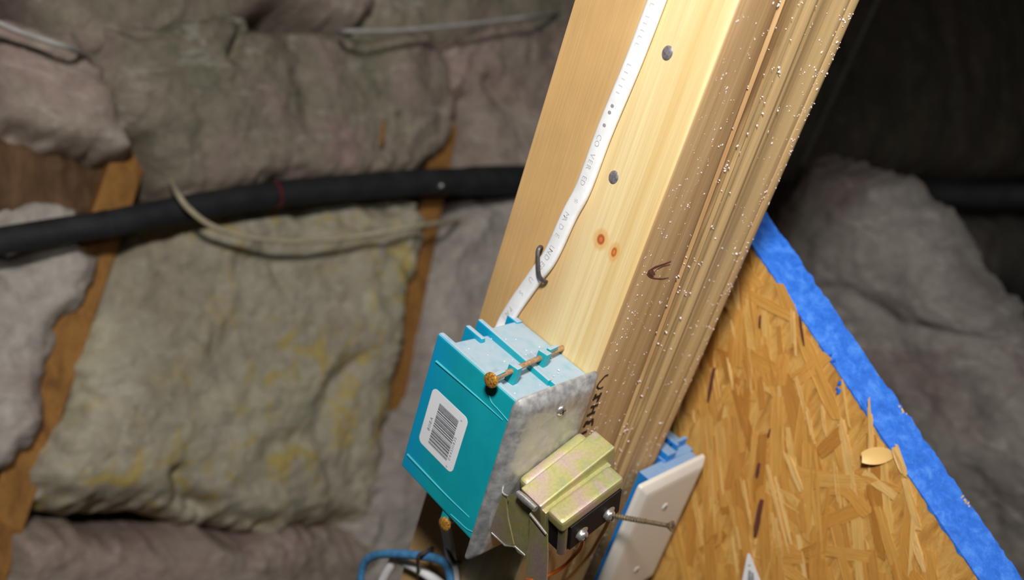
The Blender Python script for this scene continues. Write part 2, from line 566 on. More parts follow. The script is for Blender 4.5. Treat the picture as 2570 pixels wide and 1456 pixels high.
def batt(poly, label, mat, H=0.03, W=BACK, border=0.05, back=0.085, seed=0, res=0.0034, rag=1.0, lump=1.0, grow=1.0, cuts=(), name='insulation_batt', cat='insulation'):
    q = np.array([uv(*p, W) for p in poly])
    u0, v0 = q.min(0) - 0.03
    u1, v1 = q.max(0) + 0.03
    nu, nv = int((u1 - u0) / res) + 1, int((v1 - v0) / res) + 1
    U, V = np.meshgrid(np.linspace(u0, u1, nu), np.linspace(v0, v1, nv))
    x, y = U.ravel(), V.ravel()
    inside = np.zeros(x.shape, bool)
    dist = np.full(x.shape, 9.0)
    for i in range(len(q)):
        a, c = q[i], q[(i + 1) % len(q)]
        cond = ((a[1] > y) != (c[1] > y))
        xx = (c[0] - a[0]) * (y - a[1]) / (c[1] - a[1] + 1e-12) + a[0]
        inside ^= cond & (x < xx)
        e = c - a
        t = np.clip(((x - a[0]) * e[0] + (y - a[1]) * e[1]) / (e @ e + 1e-12), 0, 1)
        dist = np.minimum(dist, np.hypot(x - a[0] - t * e[0], y - a[1] - t * e[1]))
    sd = np.where(inside, dist, -dist) + 0.012 * grow
    s = seed * 13.7
    sd = sd + rag * (0.016 * fbm(x * 22 + s, y * 22, 3) + 0.006 * fbm(x * 110 + s, y * 110, 2))
    t = np.clip(sd / border, 0, 1)
    prof = np.sqrt(np.clip(1 - (1 - t) ** 2.3, 0, 1))
    h = -back + (back + H) * prof
    amp = lump * prof
    wx = x + 0.02 * fbm(x * 14 + s, y * 14 + 3, 2)
    wy = y + 0.02 * fbm(x * 14 + 9 + s, y * 14, 2)
    h = h + amp * (0.034 * fbm(wx * 6.5 + s, wy * 6.5 + s, 3) + 0.007 * (np.abs(fbm(wx * 17 + s, wy * 13, 2)) - 0.2) + 0.0048 * fbm(wx * 55 + s, wy * 50, 4) + 0.0026 * np.abs(fbm(x * 120 + s, y * 150, 3)) + 0.0022 * fbm(x * 260, y * 240 + s, 2))
    for (pts, dep, wid) in cuts:
        cq = [uv(*p, W) for p in pts]
        dd = np.full(x.shape, 9.0)
        for a, c in zip(cq[:-1], cq[1:]):
            a, c = np.array(a), np.array(c)
            e = c - a
            tt = np.clip(((x - a[0]) * e[0] + (y - a[1]) * e[1]) / (e @ e), 0, 1)
            dd = np.minimum(dd, np.hypot(x - a[0] - tt * e[0], y - a[1] - tt * e[1]))
        h = h - dep * np.exp(-(dd / wid) ** 2)
    keep = sd > 0
    S2 = sd.reshape(nv, nu)
    gv, gu = np.gradient(S2, V[1, 0] - V[0, 0], U[0, 1] - U[0, 0])
    K0 = keep.reshape(nv, nu)
    gl = gu ** 2 + gv ** 2 + 1e-9
    st = np.clip(-S2 / gl, -2 * res, 2 * res) * (~K0)          # rim vertices are pulled onto the outline
    x = x + (st * gu).ravel()
    y = y + (st * gv).ravel()
    p0, e1, e2, out = W
    org = p0 + e1 * float(q[:, 0].mean()) + e2 * float(q[:, 1].mean())
    P = p0 + np.outer(x, e1) + np.outer(y, e2) + np.outer(h, out) - org
    K = K0
    cell = K[:-1, :-1] | K[1:, :-1] | K[:-1, 1:] | K[1:, 1:]
    jj, ii = np.nonzero(cell)
    k = jj * nu + ii
    F = np.stack([k, k + 1, k + 1 + nu, k + nu], 1)
    used = np.unique(F)
    remap = np.zeros(nu * nv, int)
    remap[used] = np.arange(len(used))
    me = bpy.data.meshes.new(name)
    F = remap[F]
    cr = np.cross(e1, e2)
    if cr @ out < 0: F = F[:, ::-1]
    me.vertices.add(len(used)); me.vertices.foreach_set('co', P[used].astype(np.float32).ravel())
    me.loops.add(F.size); me.loops.foreach_set('vertex_index', F.ravel().astype(np.int32))
    me.polygons.add(len(F)); me.polygons.foreach_set('loop_start', np.arange(0, F.size, 4, dtype=np.int32))
    me.update(calc_edges=True)
    me.polygons.foreach_set('use_smooth', np.ones(len(F), bool))
    me.materials.append(mat.m)
    o = bpy.data.objects.new(name, me)
    o.location = org
    col.objects.link(o)
    return tag(o, label, cat)

batt([(262, 640), (330, 585), (450, 555), (700, 512), (900, 495), (1030, 488), (1046, 560), (1026, 690), (990, 850), (966, 1000), (948, 1080), (955, 1200), (930, 1335), (600, 1325), (400, 1290), (200, 1290), (60, 1280), (50, 1180), (112, 1080), (168, 1040), (205, 880)],
     'big yellow-speckled insulation batt between the two studs, below the black pipe', M_insY, 0.035, seed=1, border=0.055,
     cuts=[([(420, 1180), (440, 1240), (500, 1270)], 0.02, 0.008), ([(640, 1120), (760, 1080), (800, 960), (870, 900)], 0.012, 0.014), ([(830, 560), (960, 640), (1000, 720)], 0.010, 0.010)])
batt([(40, 1345), (200, 1340), (430, 1362), (700, 1345), (930, 1350), (940, 1600), (-60, 1640), (-20, 1480)],
     'pinkish insulation batt along the bottom edge, under the yellow-speckled batt', M_insP, 0.035, seed=2, border=0.035)
batt([(1180, 490), (1300, 470), (1420, 600), (1400, 1000), (1250, 1600), (820, 1650), (850, 1350), (890, 1200), (958, 1105), (1002, 1010), (1052, 830), (1098, 640)],
     'pale grey insulation batt directly left of the post, below the pipe', M_insW, 0.035, seed=3, border=0.045,
     cuts=[([(900, 1150), (935, 1280), (900, 1400)], 0.012, 0.010)])
batt([(-80, 640), (60, 630), (190, 600), (285, 640), (240, 715), (160, 850), (95, 1010), (60, 1120), (-90, 1300)],
     'grey insulation batt at the left edge, beneath the pipe', M_insW, 0.035, seed=4, border=0.045)
batt([(215, 80), (560, 70), (860, 100), (1010, 90), (1105, 150), (1130, 280), (1085, 400), (1010, 440), (690, 475), (455, 520), (395, 480), (350, 385), (265, 340), (225, 215)],
     'large grey-green insulation batt above the pipe, between the studs', M_insG, 0.05, seed=5, border=0.04,
     cuts=[([(535, 165), (575, 90), (600, 85)], 0.025, 0.009), ([(690, 130), (730, 170)], 0.012, 0.008), ([(640, 80), (700, 170), (720, 330)], 0.010, 0.016), ([(955, 310), (962, 362)], 0.018, 0.005)])
batt([(-60, 70), (150, 120), (225, 190), (265, 310), (300, 380), (270, 400), (130, 380), (-70, 340)],
     'brownish pink insulation batt at the upper left edge', M_insP, 0.035, seed=6, border=0.035)
batt([(-60, 335), (110, 360), (285, 412), (262, 520), (190, 560), (-60, 575)],
     'crumpled dark brown kraft paper sheet at the left, above the pipe', M_kraft, 0.0, seed=7, border=0.03, lump=0.9, name='kraft_paper', cat='paper')
batt([(-60, 500), (60, 498), (170, 535), (200, 585), (-60, 640)],
     'narrow strip of pale insulation tucked under the brown paper at the left edge', M_insW, 0.025, seed=8, border=0.025)
batt([(1060, 130), (1200, 60), (1460, 40), (1500, 300), (1400, 470), (1160, 465), (1152, 340), (1120, 262), (1080, 250)],
     'pinkish insulation batt above the pipe, right beside the post', M_insP, 0.045, seed=9, border=0.045,
     cuts=[([(1180, 220), (1240, 290), (1270, 400)], 0.02, 0.010)])
batt([(470, -80), (880, -90), (872, 50), (830, 92), (700, 60), (560, 35)],
     'pink flap of insulation hanging at the top edge, left of the white wire', M_insP, 0.075, seed=10, border=0.030, rag=0.6, lump=0.7)
batt([(40, -90), (640, -90), (640, 110), (420, 150), (210, 170), (90, 90)],
     'dim grey insulation batt at the top left', M_insG, 0.035, seed=11, border=0.045)
batt([(840, -90), (1560, -120), (1520, 110), (1240, 150), (1010, 150), (850, 120)],
     'grey insulation batt at the top, behind the long white wire', M_insG, 0.035, seed=12, border=0.045)
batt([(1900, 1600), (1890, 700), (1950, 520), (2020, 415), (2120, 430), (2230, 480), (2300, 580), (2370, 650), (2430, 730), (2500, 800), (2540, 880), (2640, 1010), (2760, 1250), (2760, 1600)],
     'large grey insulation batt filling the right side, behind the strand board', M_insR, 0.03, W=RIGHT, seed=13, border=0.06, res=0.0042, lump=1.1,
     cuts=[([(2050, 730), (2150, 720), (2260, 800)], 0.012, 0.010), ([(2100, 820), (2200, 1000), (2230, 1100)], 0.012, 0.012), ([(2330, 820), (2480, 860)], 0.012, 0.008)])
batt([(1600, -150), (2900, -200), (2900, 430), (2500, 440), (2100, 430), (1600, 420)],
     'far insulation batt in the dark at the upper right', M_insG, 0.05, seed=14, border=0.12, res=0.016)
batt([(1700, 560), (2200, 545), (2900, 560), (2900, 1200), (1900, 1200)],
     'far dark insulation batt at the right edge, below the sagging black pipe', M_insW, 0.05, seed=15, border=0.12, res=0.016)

# black insulated pipe and the wires on the back wall
pp = thing('insulated_pipe', 'long black foam covered pipe running across the left half', 'pipe', onwall(690, 487, 0.05))
path = crom([onwall(*p, 0.055) for p in [(-120, 628), (0, 605), (130, 583), (265, 563)]], 6)
rad = lambda p: 0.0125 + 0.0062 * max(0, min(1, (p.x + 0.1) / 0.65))
build('foam_sleeve', MB().tube(path, [rad(p) for p in path], 18), M_pipe, pp, smooth=True)
path = crom([onwall(*p, 0.055) for p in [(268, 563), (400, 536), (550, 509), (688, 488)]], 6)
build('foam_sleeve', MB().tube(path, [rad(p) for p in path], 18), M_pipe, pp, smooth=True)
path = crom([onwall(*p, 0.055) for p in [(693, 487), (850, 473), (1000, 461), (1100, 456), (1270, 452), (1400, 452), (1520, 455)]], 6)
build('foam_sleeve', MB().tube(path, [rad(p) * (1.12 if p.x > 0.42 else 1.0) for p in path], 18), M_pipe, pp, smooth=True)
path = [onwall(*p, 0.055) for p in [(685, 489), (697, 487)]]
build('red_tape', MB().tube(path, [rad(p) * 0.99 for p in path], 18), M_red, pp, smooth=True)
path = [onwall(*p, 0.055) for p in [(258, 565), (276, 561)]]
build('joint_collar', MB().tube(path, [rad(p) * 1.06 for p in path], 18), M_pipe, pp, smooth=True)
p = onwall(1108, 466, 0.0725)
build('clip_screw', MB().dome(p, OUT, 0.0032, 0.003, base=0.006), M_bright, pp, smooth=True)

def wire(name, pts, r, mat, label, off=0.05, cat='wire', W=BACK):
    path = crom([onwall(*p[:2], p[2] if len(p) > 2 else off, W) for p in pts], 8)
    return tag(build(name, MB().tube(path, r, 10), mat, origin=path[0], smooth=True), label, cat)
wire('cable', [(430, 455, 0.03), (448, 490, 0.082), (475, 525, 0.086), (530, 566, 0.085), (610, 592), (700, 604), (790, 604), (900, 592), (1040, 568), (1120, 557, 0.05), (1150, 555, 0.01), (1170, 553, -0.02)], 0.0030, M_cream,
     'cream cable drooping below the black pipe', 0.084, 'cable')
wire('cable', [(850, 79, 0.08), (880, 78), (1000, 76), (1150, 63), (1260, 50), (1340, 40), (1420, 28, 0.03)], 0.0030, M_grey,
     'pale cable stretched along the top, left of the post', 0.110, 'cable')
wire('cable', [(-30, 45), (30, 72), (90, 93), (170, 119), (220, 140, 0.03)], 0.0026, M_grey,
     'short pale cable crossing the top left corner', 0.085, 'cable')
path = crom([onwall(962, 305, 0.066), onwall(960, 335, 0.071), onwall(956, 365, 0.066)], 4)  # brown strip made up in place of a tear in the batt
tag(build('tear_strip', MB().tube(path, [0.0015, 0.0028, 0.002, 0.0028, 0.0025, 0.003, 0.0028, 0.003, 0.002], 6), M_stud, origin=path[0]),
    'small brown strip standing in for a tear in the grey-green insulation', 'sliver')
# right-hand pipe and thin hanging cable
path = crom([at(*p, 0, x) for p, x in [((2180, 440), 1.30), ((2260, 468), 1.24), ((2340, 486), 1.2), ((2450, 492), 1.2), ((2600, 493), 1.2), ((2760, 495), 1.2)]], 6)
tag(build('sagging_pipe', MB().tube(path, [0.006 + 0.016 * min(1, i / 11) for i in range(len(path))], 16), M_pipe, origin=path[-1], smooth=True),
    'black sagging pipe in the dark at the right edge', 'pipe')
q0 = at(1938, 575, 1, 0.30)
tag(build('hanging_cable', MB().tube([(q0.x, 0.30, q0.z - 0.3), (q0.x, 0.30, q0.z), (q0.x + 0.004, 0.30, q0.z + 0.3), (q0.x + 0.004, 0.30, 1.9)], 0.0032, 8), M_dim, origin=(q0.x, 0.3, q0.z - 0.3), smooth=True),
    'thin grey cable hanging upright just behind the right edge of the post', 'cable')

# ------------------------------------------------------------------ built-up wooden post
post = thing('wooden_post', 'tall pine post of three boards nailed together, dusted with white specks', 'post', (0, 0, PZ))
ZL = np.concatenate([[PZ], np.linspace(0.62, 1.20, 30), [1.9]])
def xc(z): return float(np.interp(z, [0.3, 0.66, 0.80, 0.89, 1.0, 1.14, 1.9], [0.056, 0.0545, 0.0525, 0.0490, 0.0425, 0.0335, 0.030]))
def xs(z): return xc(z) + (0.1115 - xc(z)) * 0.42
def jit(z, k, a): return a * float(fbm(np.array([z * 9.0 + k * 3.1]), np.array([k * 1.7]), 2)[0])
def board(profile, mats):
    """profile(z) -> list of (x, y, material) running round the cross-section"""
    b = MB()
    rings, mi = [], None
    for z in ZL:
        pr = profile(float(z))
        mi = [p[2] for p in pr]
        rings.append([(p[0], p[1], z) for p in pr])
    n = len(mi)
    b.sweep(rings)
    for i in range(len(rings) - 1):
        for j in range(n): b.mi[i * n + j] = mi[j]
    return build('board', b, mats, post, smooth=50)
def pr1(z):
    x1 = xc(z) - 0.0004
    r = 0.0022
    out = [(0.0, 0.0885, 0), (0.0, r, 0), (0.0003, r * 0.45, 0), (0.0009, 0.0003, 1), (r, 0.0, 1)]
    for k, u in enumerate((0.25, 0.5, 0.75)):
        out.append((r + (x1 - r) * u, 0.00012 * math.sin(k * 2.1 + z * 9), 1))
    out += [(x1 - 0.0012, 0.0001, 1), (x1 - 0.0003, 0.0006, 1), (x1, 0.0014, 1), (x1, 0.0885, 1)]
    return out
board(pr1, [M_wide, M_edge])
GR = [0.0, 0.04, 0.12, 0.24, 0.30, 0.40, 0.48, 0.58, 0.66, 0.76, 0.86, 0.95, 1.0]
GY = [0.0012, -0.0010, 0.0008, -0.0004, 0.0010, -0.0006, 0.0009, -0.0002, 0.0010, 0.0002, -0.0011, -0.0006, 0.0008]
def pr2(z):
    a, c = xc(z) + 0.0004, xs(z) - 0.00015
    out = [(a, 0.0885, 1)]
    for k, (u, y) in enumerate(zip(GR, GY)):
        uu = u + (jit(z, k, 0.05) if 0 < k < 12 else 0)
        out.append((a + (c - a) * uu, y * 0.8 + jit(z, k + 20, 0.0003), 0))
    out.append((c, 0.0885, 1))
    return out
board(pr2, [M_edge2, M_edge])
HU = [0.0, 0.06, 0.14, 0.30, 0.46, 0.60, 0.68, 0.71, 0.76, 0.86, 0.93, 0.98, 1.0]
HY = [0.0010, 0.0002, 0.0012, 0.0022, 0.0020, 0.0010, 0.0004, 0.0013, 0.0003, 0.0, 0.0006, 0.0022, 0.0042]
def pr3(z):
    a, c = xs(z) + 0.00015, 0.1115
    out = [(a, 0.0885, 1)]
    for k, (u, y) in enumerate(zip(HU, HY)):
        uu = u + (jit(z, k + 40, 0.03) if 0 < k < 11 else 0)
        out.append((a + (c - a) * uu, y + jit(z, k + 60, 0.0004), 0))
    out.append((c, 0.0885, 1))
    return out
board(pr3, [M_edge2, M_edge])
for px, py in ((1675, 133), (1540, 445)):
    p = at(px, py, 0, 0.0)
    b = MB().dome((-0.0001, p.y, p.z), (-1, 0.0, 0), 0.0030, 0.0007, 16, 3, base=0.003, sq=1.15)
    build('nail_head', b, M_steel, post, smooth=True)
# knot hole in the dusty edge, cut off by the seam
b = MB()
def kn_line(pts, r):
    r *= 0.72
    q = crom([at(px, py, 1, -0.0001) for px, py in pts], 4)
    b.tube(q, [r * (0.6 + 0.6 * math.sin(math.pi * k / (len(q) - 1))) for k in range(len(q))], 6, flat=0.3, up=(0, -1, 0))
kn_line([(1684, 656), (1664, 664), (1644, 671), (1630, 680), (1624, 690)], 0.0009)
kn_line([(1682, 664), (1666, 668), (1650, 676), (1642, 684)], 0.0005)
kn_line([(1625, 686), (1630, 694), (1644, 699), (1662, 700), (1678, 697)], 0.0006)
kn_line([(1628, 678), (1633, 686), (1640, 694)], 0.0012)
kn_line([(1636, 676), (1640, 684), (1644, 690)], 0.0007)
o = build('knot', b, M_bark, post); o['label'] = 'dark split knot in the dusty edge'
# white overspray specks on the dusty edges
b = MB()
for k in range(900):
    z = rng.uniform(0.74, 1.20)
    cl = rng.random()
    if cl < 0.45: x = rng.uniform(0.004, 0.110)
    elif cl < 0.7: x = abs(rng.gauss(0, 0.02)) + 0.005
    else: x = 0.110 - abs(rng.gauss(0, 0.016))
    x = min(max(x, 0.004), 0.1070)
    u3 = (x - xs(z)) / (0.1115 - xs(z))
    y = 0.0 if x < xc(z) else (-0.0004 if u3 < 0 else float(np.interp(u3, HU, HY)) - 0.0001)
    for q in range(rng.choice((1, 1, 1, 2, 3))):
        r = rng.choice((0.00016, 0.0002, 0.0002, 0.00026, 0.00032, 0.00046)) * rng.uniform(0.7, 1.1)
        b.dome((x + q * rng.uniform(-0.0016, 0.0016), y - 0.00005, z + q * rng.uniform(-0.0012, 0.0012)), (0, -1, 0), r, r * 0.4, 6, 2, base=0.0008, sq=rng.uniform(1.0, 1.6))
o = build('paint_specks', b, M_speck, post); o['kind'] = 'stuff'; o['label'] = 'white paint specks'
# marker lettering down the dusty edge
b = MB()
def stroke(pts, wd=0.0009):
    q = [at(1440 + x / 8.09, 920 + y / 8.09, 1, -0.0002) for x, y in pts]
    b.tube(crom(q, 4) if len(q) > 2 else q, wd, 6, flat=0.12, up=(0, -1, 0))
stroke([(700, 170), (640, 195), (570, 270), (505, 350), (480, 410), (520, 450), (600, 415)], 0.0006)
stroke([(455, 560), (425, 640), (395, 690)]); stroke([(560, 530), (520, 620), (475, 720)]); stroke([(430, 640), (520, 600)], 0.0011)
stroke([(350, 830), (420, 805), (490, 780)], 0.0010); stroke([(420, 810), (395, 880), (370, 940)], 0.0007); stroke([(275, 1005), (350, 960), (430, 930)], 0.0011)
stroke([(205, 1240), (250, 1150), (270, 1110)]); stroke([(255, 1130), (320, 1130), (390, 1070)], 0.0011); stroke([(390, 1060), (385, 1130), (370, 1200)], 0.0008); stroke([(255, 1160), (330, 1150)])
stroke([(120, 1430), (170, 1370), (265, 1320)], 0.0012); stroke([(150, 1400), (110, 1456)], 0.001); stroke([(105, 1456), (160, 1420)], 0.001)
o = build('marker_writing', b, M_ink, post); o['label'] = 'black marker letters CHIME'

# ------------------------------------------------------------------ white cable on the post, staple
X0 = -0.0023
cp = [(1660, -55), (1641, 0), (1578, 165), (1510, 330), (1458, 470), (1422, 540), (1376, 640), (1341, 690), (1295, 755), (1262, 806)]
wc = thing('white_cable', 'flat white printed cable running down the wide yellow face of the post', 'cable', at(1460, 470, 0, 0.0))
path = [Vector((X0, p.y, p.z)) for p in crom([at(*p, 0, X0 * 2) for p in cp], 10)]
e = path[-1]
path += [Vector((-0.004, e.y - 0.0007, e.z - 0.004)), Vector((-0.007, e.y - 0.002, e.z - 0.009)), Vector((-0.009, e.y - 0.004, e.z - 0.015))]
def flatcable(path, hw, ht, up=(-1, 0, 0)):
    rings = []
    for i, p in enumerate(path):
        t = (path[min(i + 1, len(path) - 1)] - path[max(i - 1, 0)]).normalized()
        a = Vector(up)
        n_ = (a - t * a.dot(t)).normalized()
        s_ = t.cross(n_)
        ring = []
        for k in range(16):
            an = 2 * math.pi * k / 16
            c, s2 = math.cos(an), math.sin(an)
            ring.append(p + s_ * hw * math.copysign(abs(c) ** 0.55, c) + n_ * ht * math.copysign(abs(s2) ** 0.7, s2))
        rings.append(ring)
    return MB().sweep(rings)
build('jacket', flatcable(path, 0.0047, 0.0022), M_white, wc, smooth=50)
def along(py):
    """point on the cable centre line at a photo row"""
    best = min(range(1, len(path) - 5), key=lambda i: abs(proj_y(path[i]) - py))
    t = (path[best + 1] - path[best - 1]).normalized()
    return path[best], t
def proj_y(p):
    c = MW @ (np.array(p) - CAM)
    return 728 + F_PX * c[1] / c[2]
b = MB()
b2 = MB()
def cletter(ch, py, h=0.0042, wide=1.0):
    p, t = along(py)
    up = Vector((-1, 0, 0)).cross(t).normalized()
    if up.y > 0: up = -up
    vs, fs, wd = glyph(ch)
    o_ = p + Vector((-0.00226, 0, 0)) - up * (h * 0.36)
    b.add([o_ + t * ((a - wd / 2) * h * wide) + up * (c * h) for a, c in vs], fs)
for ch, py in zip('COVERED', (347, 365, 386, 404, 424, 445, 464)): cletter(ch, py)
cletter('*', 503, 0.006)
for ch, py in zip('MADE', (540, 553, 569, 586)): cletter(ch, py, 0.0045)
for ch, py in zip('UNDER', (618, 632, 647, 661, 672)): cletter(ch, py, 0.0045)
for ch, py in zip('US', (703, 735)): cletter(ch, py, 0.0045)
for ch, py in zip('PAT', (776, 784, 792)): cletter(ch, py, 0.0042)
for py in (12, 44, 52, 74, 93, 117, 168, 190, 202, 214, 232): cletter('I' if py % 3 else 'L', py, 0.0034)
build('lettering', b, M_print, wc)['kind'] = 'stuff'
for py in (269, 289, 309):
    p, t = along(py)
    build('printed_dot', MB().dome(p + Vector((-0.0021, 0, 0)), (-1, 0, 0), 0.0013, 0.00015, 8, 2, base=0.0003), M_print2, wc)
# staple over the cable
st = [at(1362, 622, 0, 0.004), at(1356, 620, 0, -0.0040), at(1350, 632, 0, -0.0062), at(1350, 660, 0, -0.0066), at(1352, 688, 0, -0.0062), at(1359, 701, 0, -0.0048), at(1369, 707, 0, -0.0018), at(1374, 708, 0, 0.004)]
path_s = crom(st, 5)
tag(build('cable_staple', MB().tube(path_s, 0.00125, 8, flat=0.8), M_darkst, origin=st[3], smooth=True),
    'dark steel staple bent over the white cable above the teal box', 'staple')

# ------------------------------------------------------------------ teal electrical box
bx = thing('electrical_box', 'teal plastic electrical box with a barcode label, nailed to the post', 'electrical box', (-0.028, 0.03, 0.851))
b = MB()
XL, XR, Z0, Z1, ZR = -0.0570, -0.0004, 0.851, 0.9372, 0.9402
YF, YB = -0.0025, 0.0555
b.box(XL + 0.003, -0.0265, YF, YB, Z0 + 0.001, Z1)            # left half
b.box(-0.0275, XR, YF + 0.0005, YB + 0.0005, Z0 + 0.001, Z1 - 0.0008)
build('body', b, M_teal, bx, bevel=0.0010)
b = MB()
b.box(XL, XL + 0.0042, YF, 0.0625, Z0, 0.9402)
build('side_wall', b, M_teal, bx, bevel=0.0016, seg=3)
b = MB()
b.hexa([(-0.0252, YF + 0.0006, Z1 - 0.002), (XR, YF + 0.0006, Z1 - 0.002), (XR, 0.0585, Z1 - 0.002), (-0.0252, 0.0570, Z1 - 0.002),
        (-0.0248, YF + 0.0006, ZR - 0.0012), (XR, YF + 0.0006, ZR - 0.0006), (XR, 0.0585, ZR), (-0.0248, 0.0570, ZR)])
build('raised_top', b, M_teal, bx, bevel=0.0006)
b = MB()
b.hexa([(-0.0268, YF + 0.010, Z1 - 0.003), (-0.0236, YF + 0.010, Z1 - 0.003), (-0.0236, 0.0655, Z1 - 0.012), (-0.0268, 0.0655, Z1 - 0.012),
        (-0.0268, YF + 0.010, ZR - 0.0004), (-0.0236, YF + 0.010, ZR - 0.0004), (-0.0236, 0.0655, ZR + 0.0012), (-0.0268, 0.0655, ZR + 0.0012)])
b.box(-0.0365, -0.0333, 0.0500, 0.0640, Z1 - 0.014, 0.9400)
b.box(-0.0052, XR, 0.0560, 0.0645, Z1 - 0.012, ZR + 0.0010)
b.box(-0.0245, -0.0030, 0.0520, 0.0565, Z1 - 0.020, Z1 - 0.004)
build('cable_gate', b, M_teal, bx, bevel=0.0009)
def sidept(px, py, x=XL - 0.0001): return at(px, py, 0, x)
def rib(pts, r=0.00055):
    q = [sidept(*p) for p in pts]
    build('rib', MB().tube(crom(q, 5) if len(q) > 2 else q, r, 8), M_rib, bx, smooth=True)
q = [sidept(1095, 907), sidept(1150, 955), sidept(1215, 1012), sidept(1262, 1055)]
build('rib', MB().tube(crom(q, 5), [0.0007 - 0.00045 * i / 15 for i in range(16)], 8), M_rib, bx, smooth=True)
q = [sidept(1023, 1141), sidept(1075, 1196), sidept(1125, 1248), sidept(1178, 1299)]
build('rib', MB().tube(crom(q, 5), [0.0007 - 0.00045 * i / 15 for i in range(16)], 8), M_rib, bx, smooth=True)
rib([(1228, 992), (1234, 1010), (1252, 1030), (1283, 1066)], 0.0003)
rib([(1131, 1291), (1150, 1308), (1172, 1328), (1191, 1337)], 0.0003)
# label with barcode
lc = [sidept(1090, 975, XL - 0.0002), sidept(1178, 1052, XL - 0.0002), sidept(1135, 1187, XL - 0.0002), sidept(1047, 1105, XL - 0.0002)]
LY0, LY1, LZ0, LZ1 = 0.0245, 0.0545, 0.8752, 0.9112          # front, back, bottom, top
def rrect(y0, y1, z0, z1, r, x):
    out = []
    for cy, cz, a0 in ((y1 - r, z1 - r, 0), (y0 + r, z1 - r, 90), (y0 + r, z0 + r, 180), (y1 - r, z0 + r, 270)):
        for k in range(6):
            a = math.radians(a0 + k * 18)
            out.append((x, cy + r * math.cos(a), cz + r * math.sin(a)))
    return out
lab = build('barcode_label', MB().prism(rrect(LY0, LY1, LZ0, LZ1, 0.0034, XL + 0.0003), (-0.00045, 0, 0)), M_paper, bx)
lab['label'] = 'white sticker with barcode'
XP = XL - 0.00022
b = MB()
z = 0.8795
zs = []
r2 = random.Random(3)
while z < 0.9058:
    wd = r2.choice((0.0003, 0.0003, 0.0006, 0.0009))
    b.add([(XP, 0.0306, z), (XP, 0.0468, z), (XP, 0.0468, z + wd), (XP, 0.0306, z + wd)], [(0, 1, 2, 3)])
    z += wd + r2.choice((0.0003, 0.0003, 0.0006, 0.0006))
build('barcode', b, M_bar, lab)['kind'] = 'stuff'
b = MB()
put_text(b, 'B118A', (XP, 0.0483, 0.8862), (0, 0, 1), (0, 1, 0), 0.0031, gap=0.24)
put_text(b, '0', (XP, 0.0288, 0.8762), (0, 0, 1), (0, 1, 0), 0.0020)
put_text(b, '0445111835', (XP, 0.0284, 0.8812), (0, 0, 1), (0, 1, 0), 0.0026, gap=0.28)
put_text(b, '6', (XP, 0.0284, 0.9068), (0, 0, 1), (0, 1, 0), 0.0020)
build('lettering', b, M_bar, lab)['kind'] = 'stuff'
# the two long box nails and their ears
def boxnail(h, tip, rad=0.0015):
    h, tip = Vector(h), Vector(tip)
    d = (tip - h).normalized()
    nl = build('nail', MB().tube([h, h + (tip - h) * 0.5, tip], rad, 10), M_shaft, bx, smooth=True)
    build('nail_head', MB().dome(h, -d, 0.0040, 0.0009, 18, 3, base=0.0009), M_nail, nl, smooth=True)
zN = 0.9438
h1, t1 = at(1231, 955, 2, zN + 0.0003), at(1399, 879, 2, zN - 0.0005)
boxnail(h1, t1 + (t1 - h1).normalized() * 0.012)
dn = (t1 - h1).normalized()
b = MB()
def ear(c, hw, hd, z0, z1):
    c = Vector(c)
    sN = Vector((-dn.y, dn.x, 0)).normalized()
    dd = Vector((dn.x, dn.y, 0)).normalized()
    b.hexa([Vector((0, 0, z_)) + Vector((c.x, c.y, 0)) + dd * (hw * i) + sN * (hd * j) for z_ in (z0, z1) for i, j in ((-1, -1), (1, -1), (1, 1), (-1, 1))])
ear(at(1291, 930, 2, zN), 0.0022, 0.0030, 0.9360, 0.9468)
build('nail_ear', b, M_teal, bx, bevel=0.0006)
b = MB()
ear(at(1364, 896, 2, zN), 0.0024, 0.0030, 0.9390, 0.9472)
build('nail_ear', b, M_teal, bx, bevel=0.0006)
b = MB()
ear(at(1386, 876, 2, 0.9462), 0.0040, 0.0012, 0.9450, 0.9474)
build('nail_guide', b, M_teal, bx, bevel=0.0004)
b = MB()
ear(at(1252, 940, 2, zN + 0.001) , 0.0040, 0.0012, 0.9440, 0.9462)
build('nail_guide', b, M_teal, bx, bevel=0.0004)
h2 = at(1115, 1316, 0, -0.0570)
boxnail(h2, (0.006, h2.y + 0.006, h2.z - 0.001))
b = MB(); b.box(-0.0560, -0.0500, h2.y - 0.0005, h2.y + 0.0050, h2.z - 0.002, Z0 + 0.003)
build('nail_ear', b, M_teal, bx, bevel=0.0006)
b = MB()
for k in range(26):
    r = rng.uniform(0.00025, 0.0005)
    x, y = rng.uniform(-0.052, -0.003), rng.uniform(0.0, 0.055)
    b.dome((x, y, (ZR if x > -0.024 else Z1) - 0.0001), (0, 0, 1), r, r * 0.7, 6, 2, base=0.0002)
o = build('paint_specks', b, M_speck, bx); o['kind'] = 'stuff'; o['label'] = 'white paint specks'

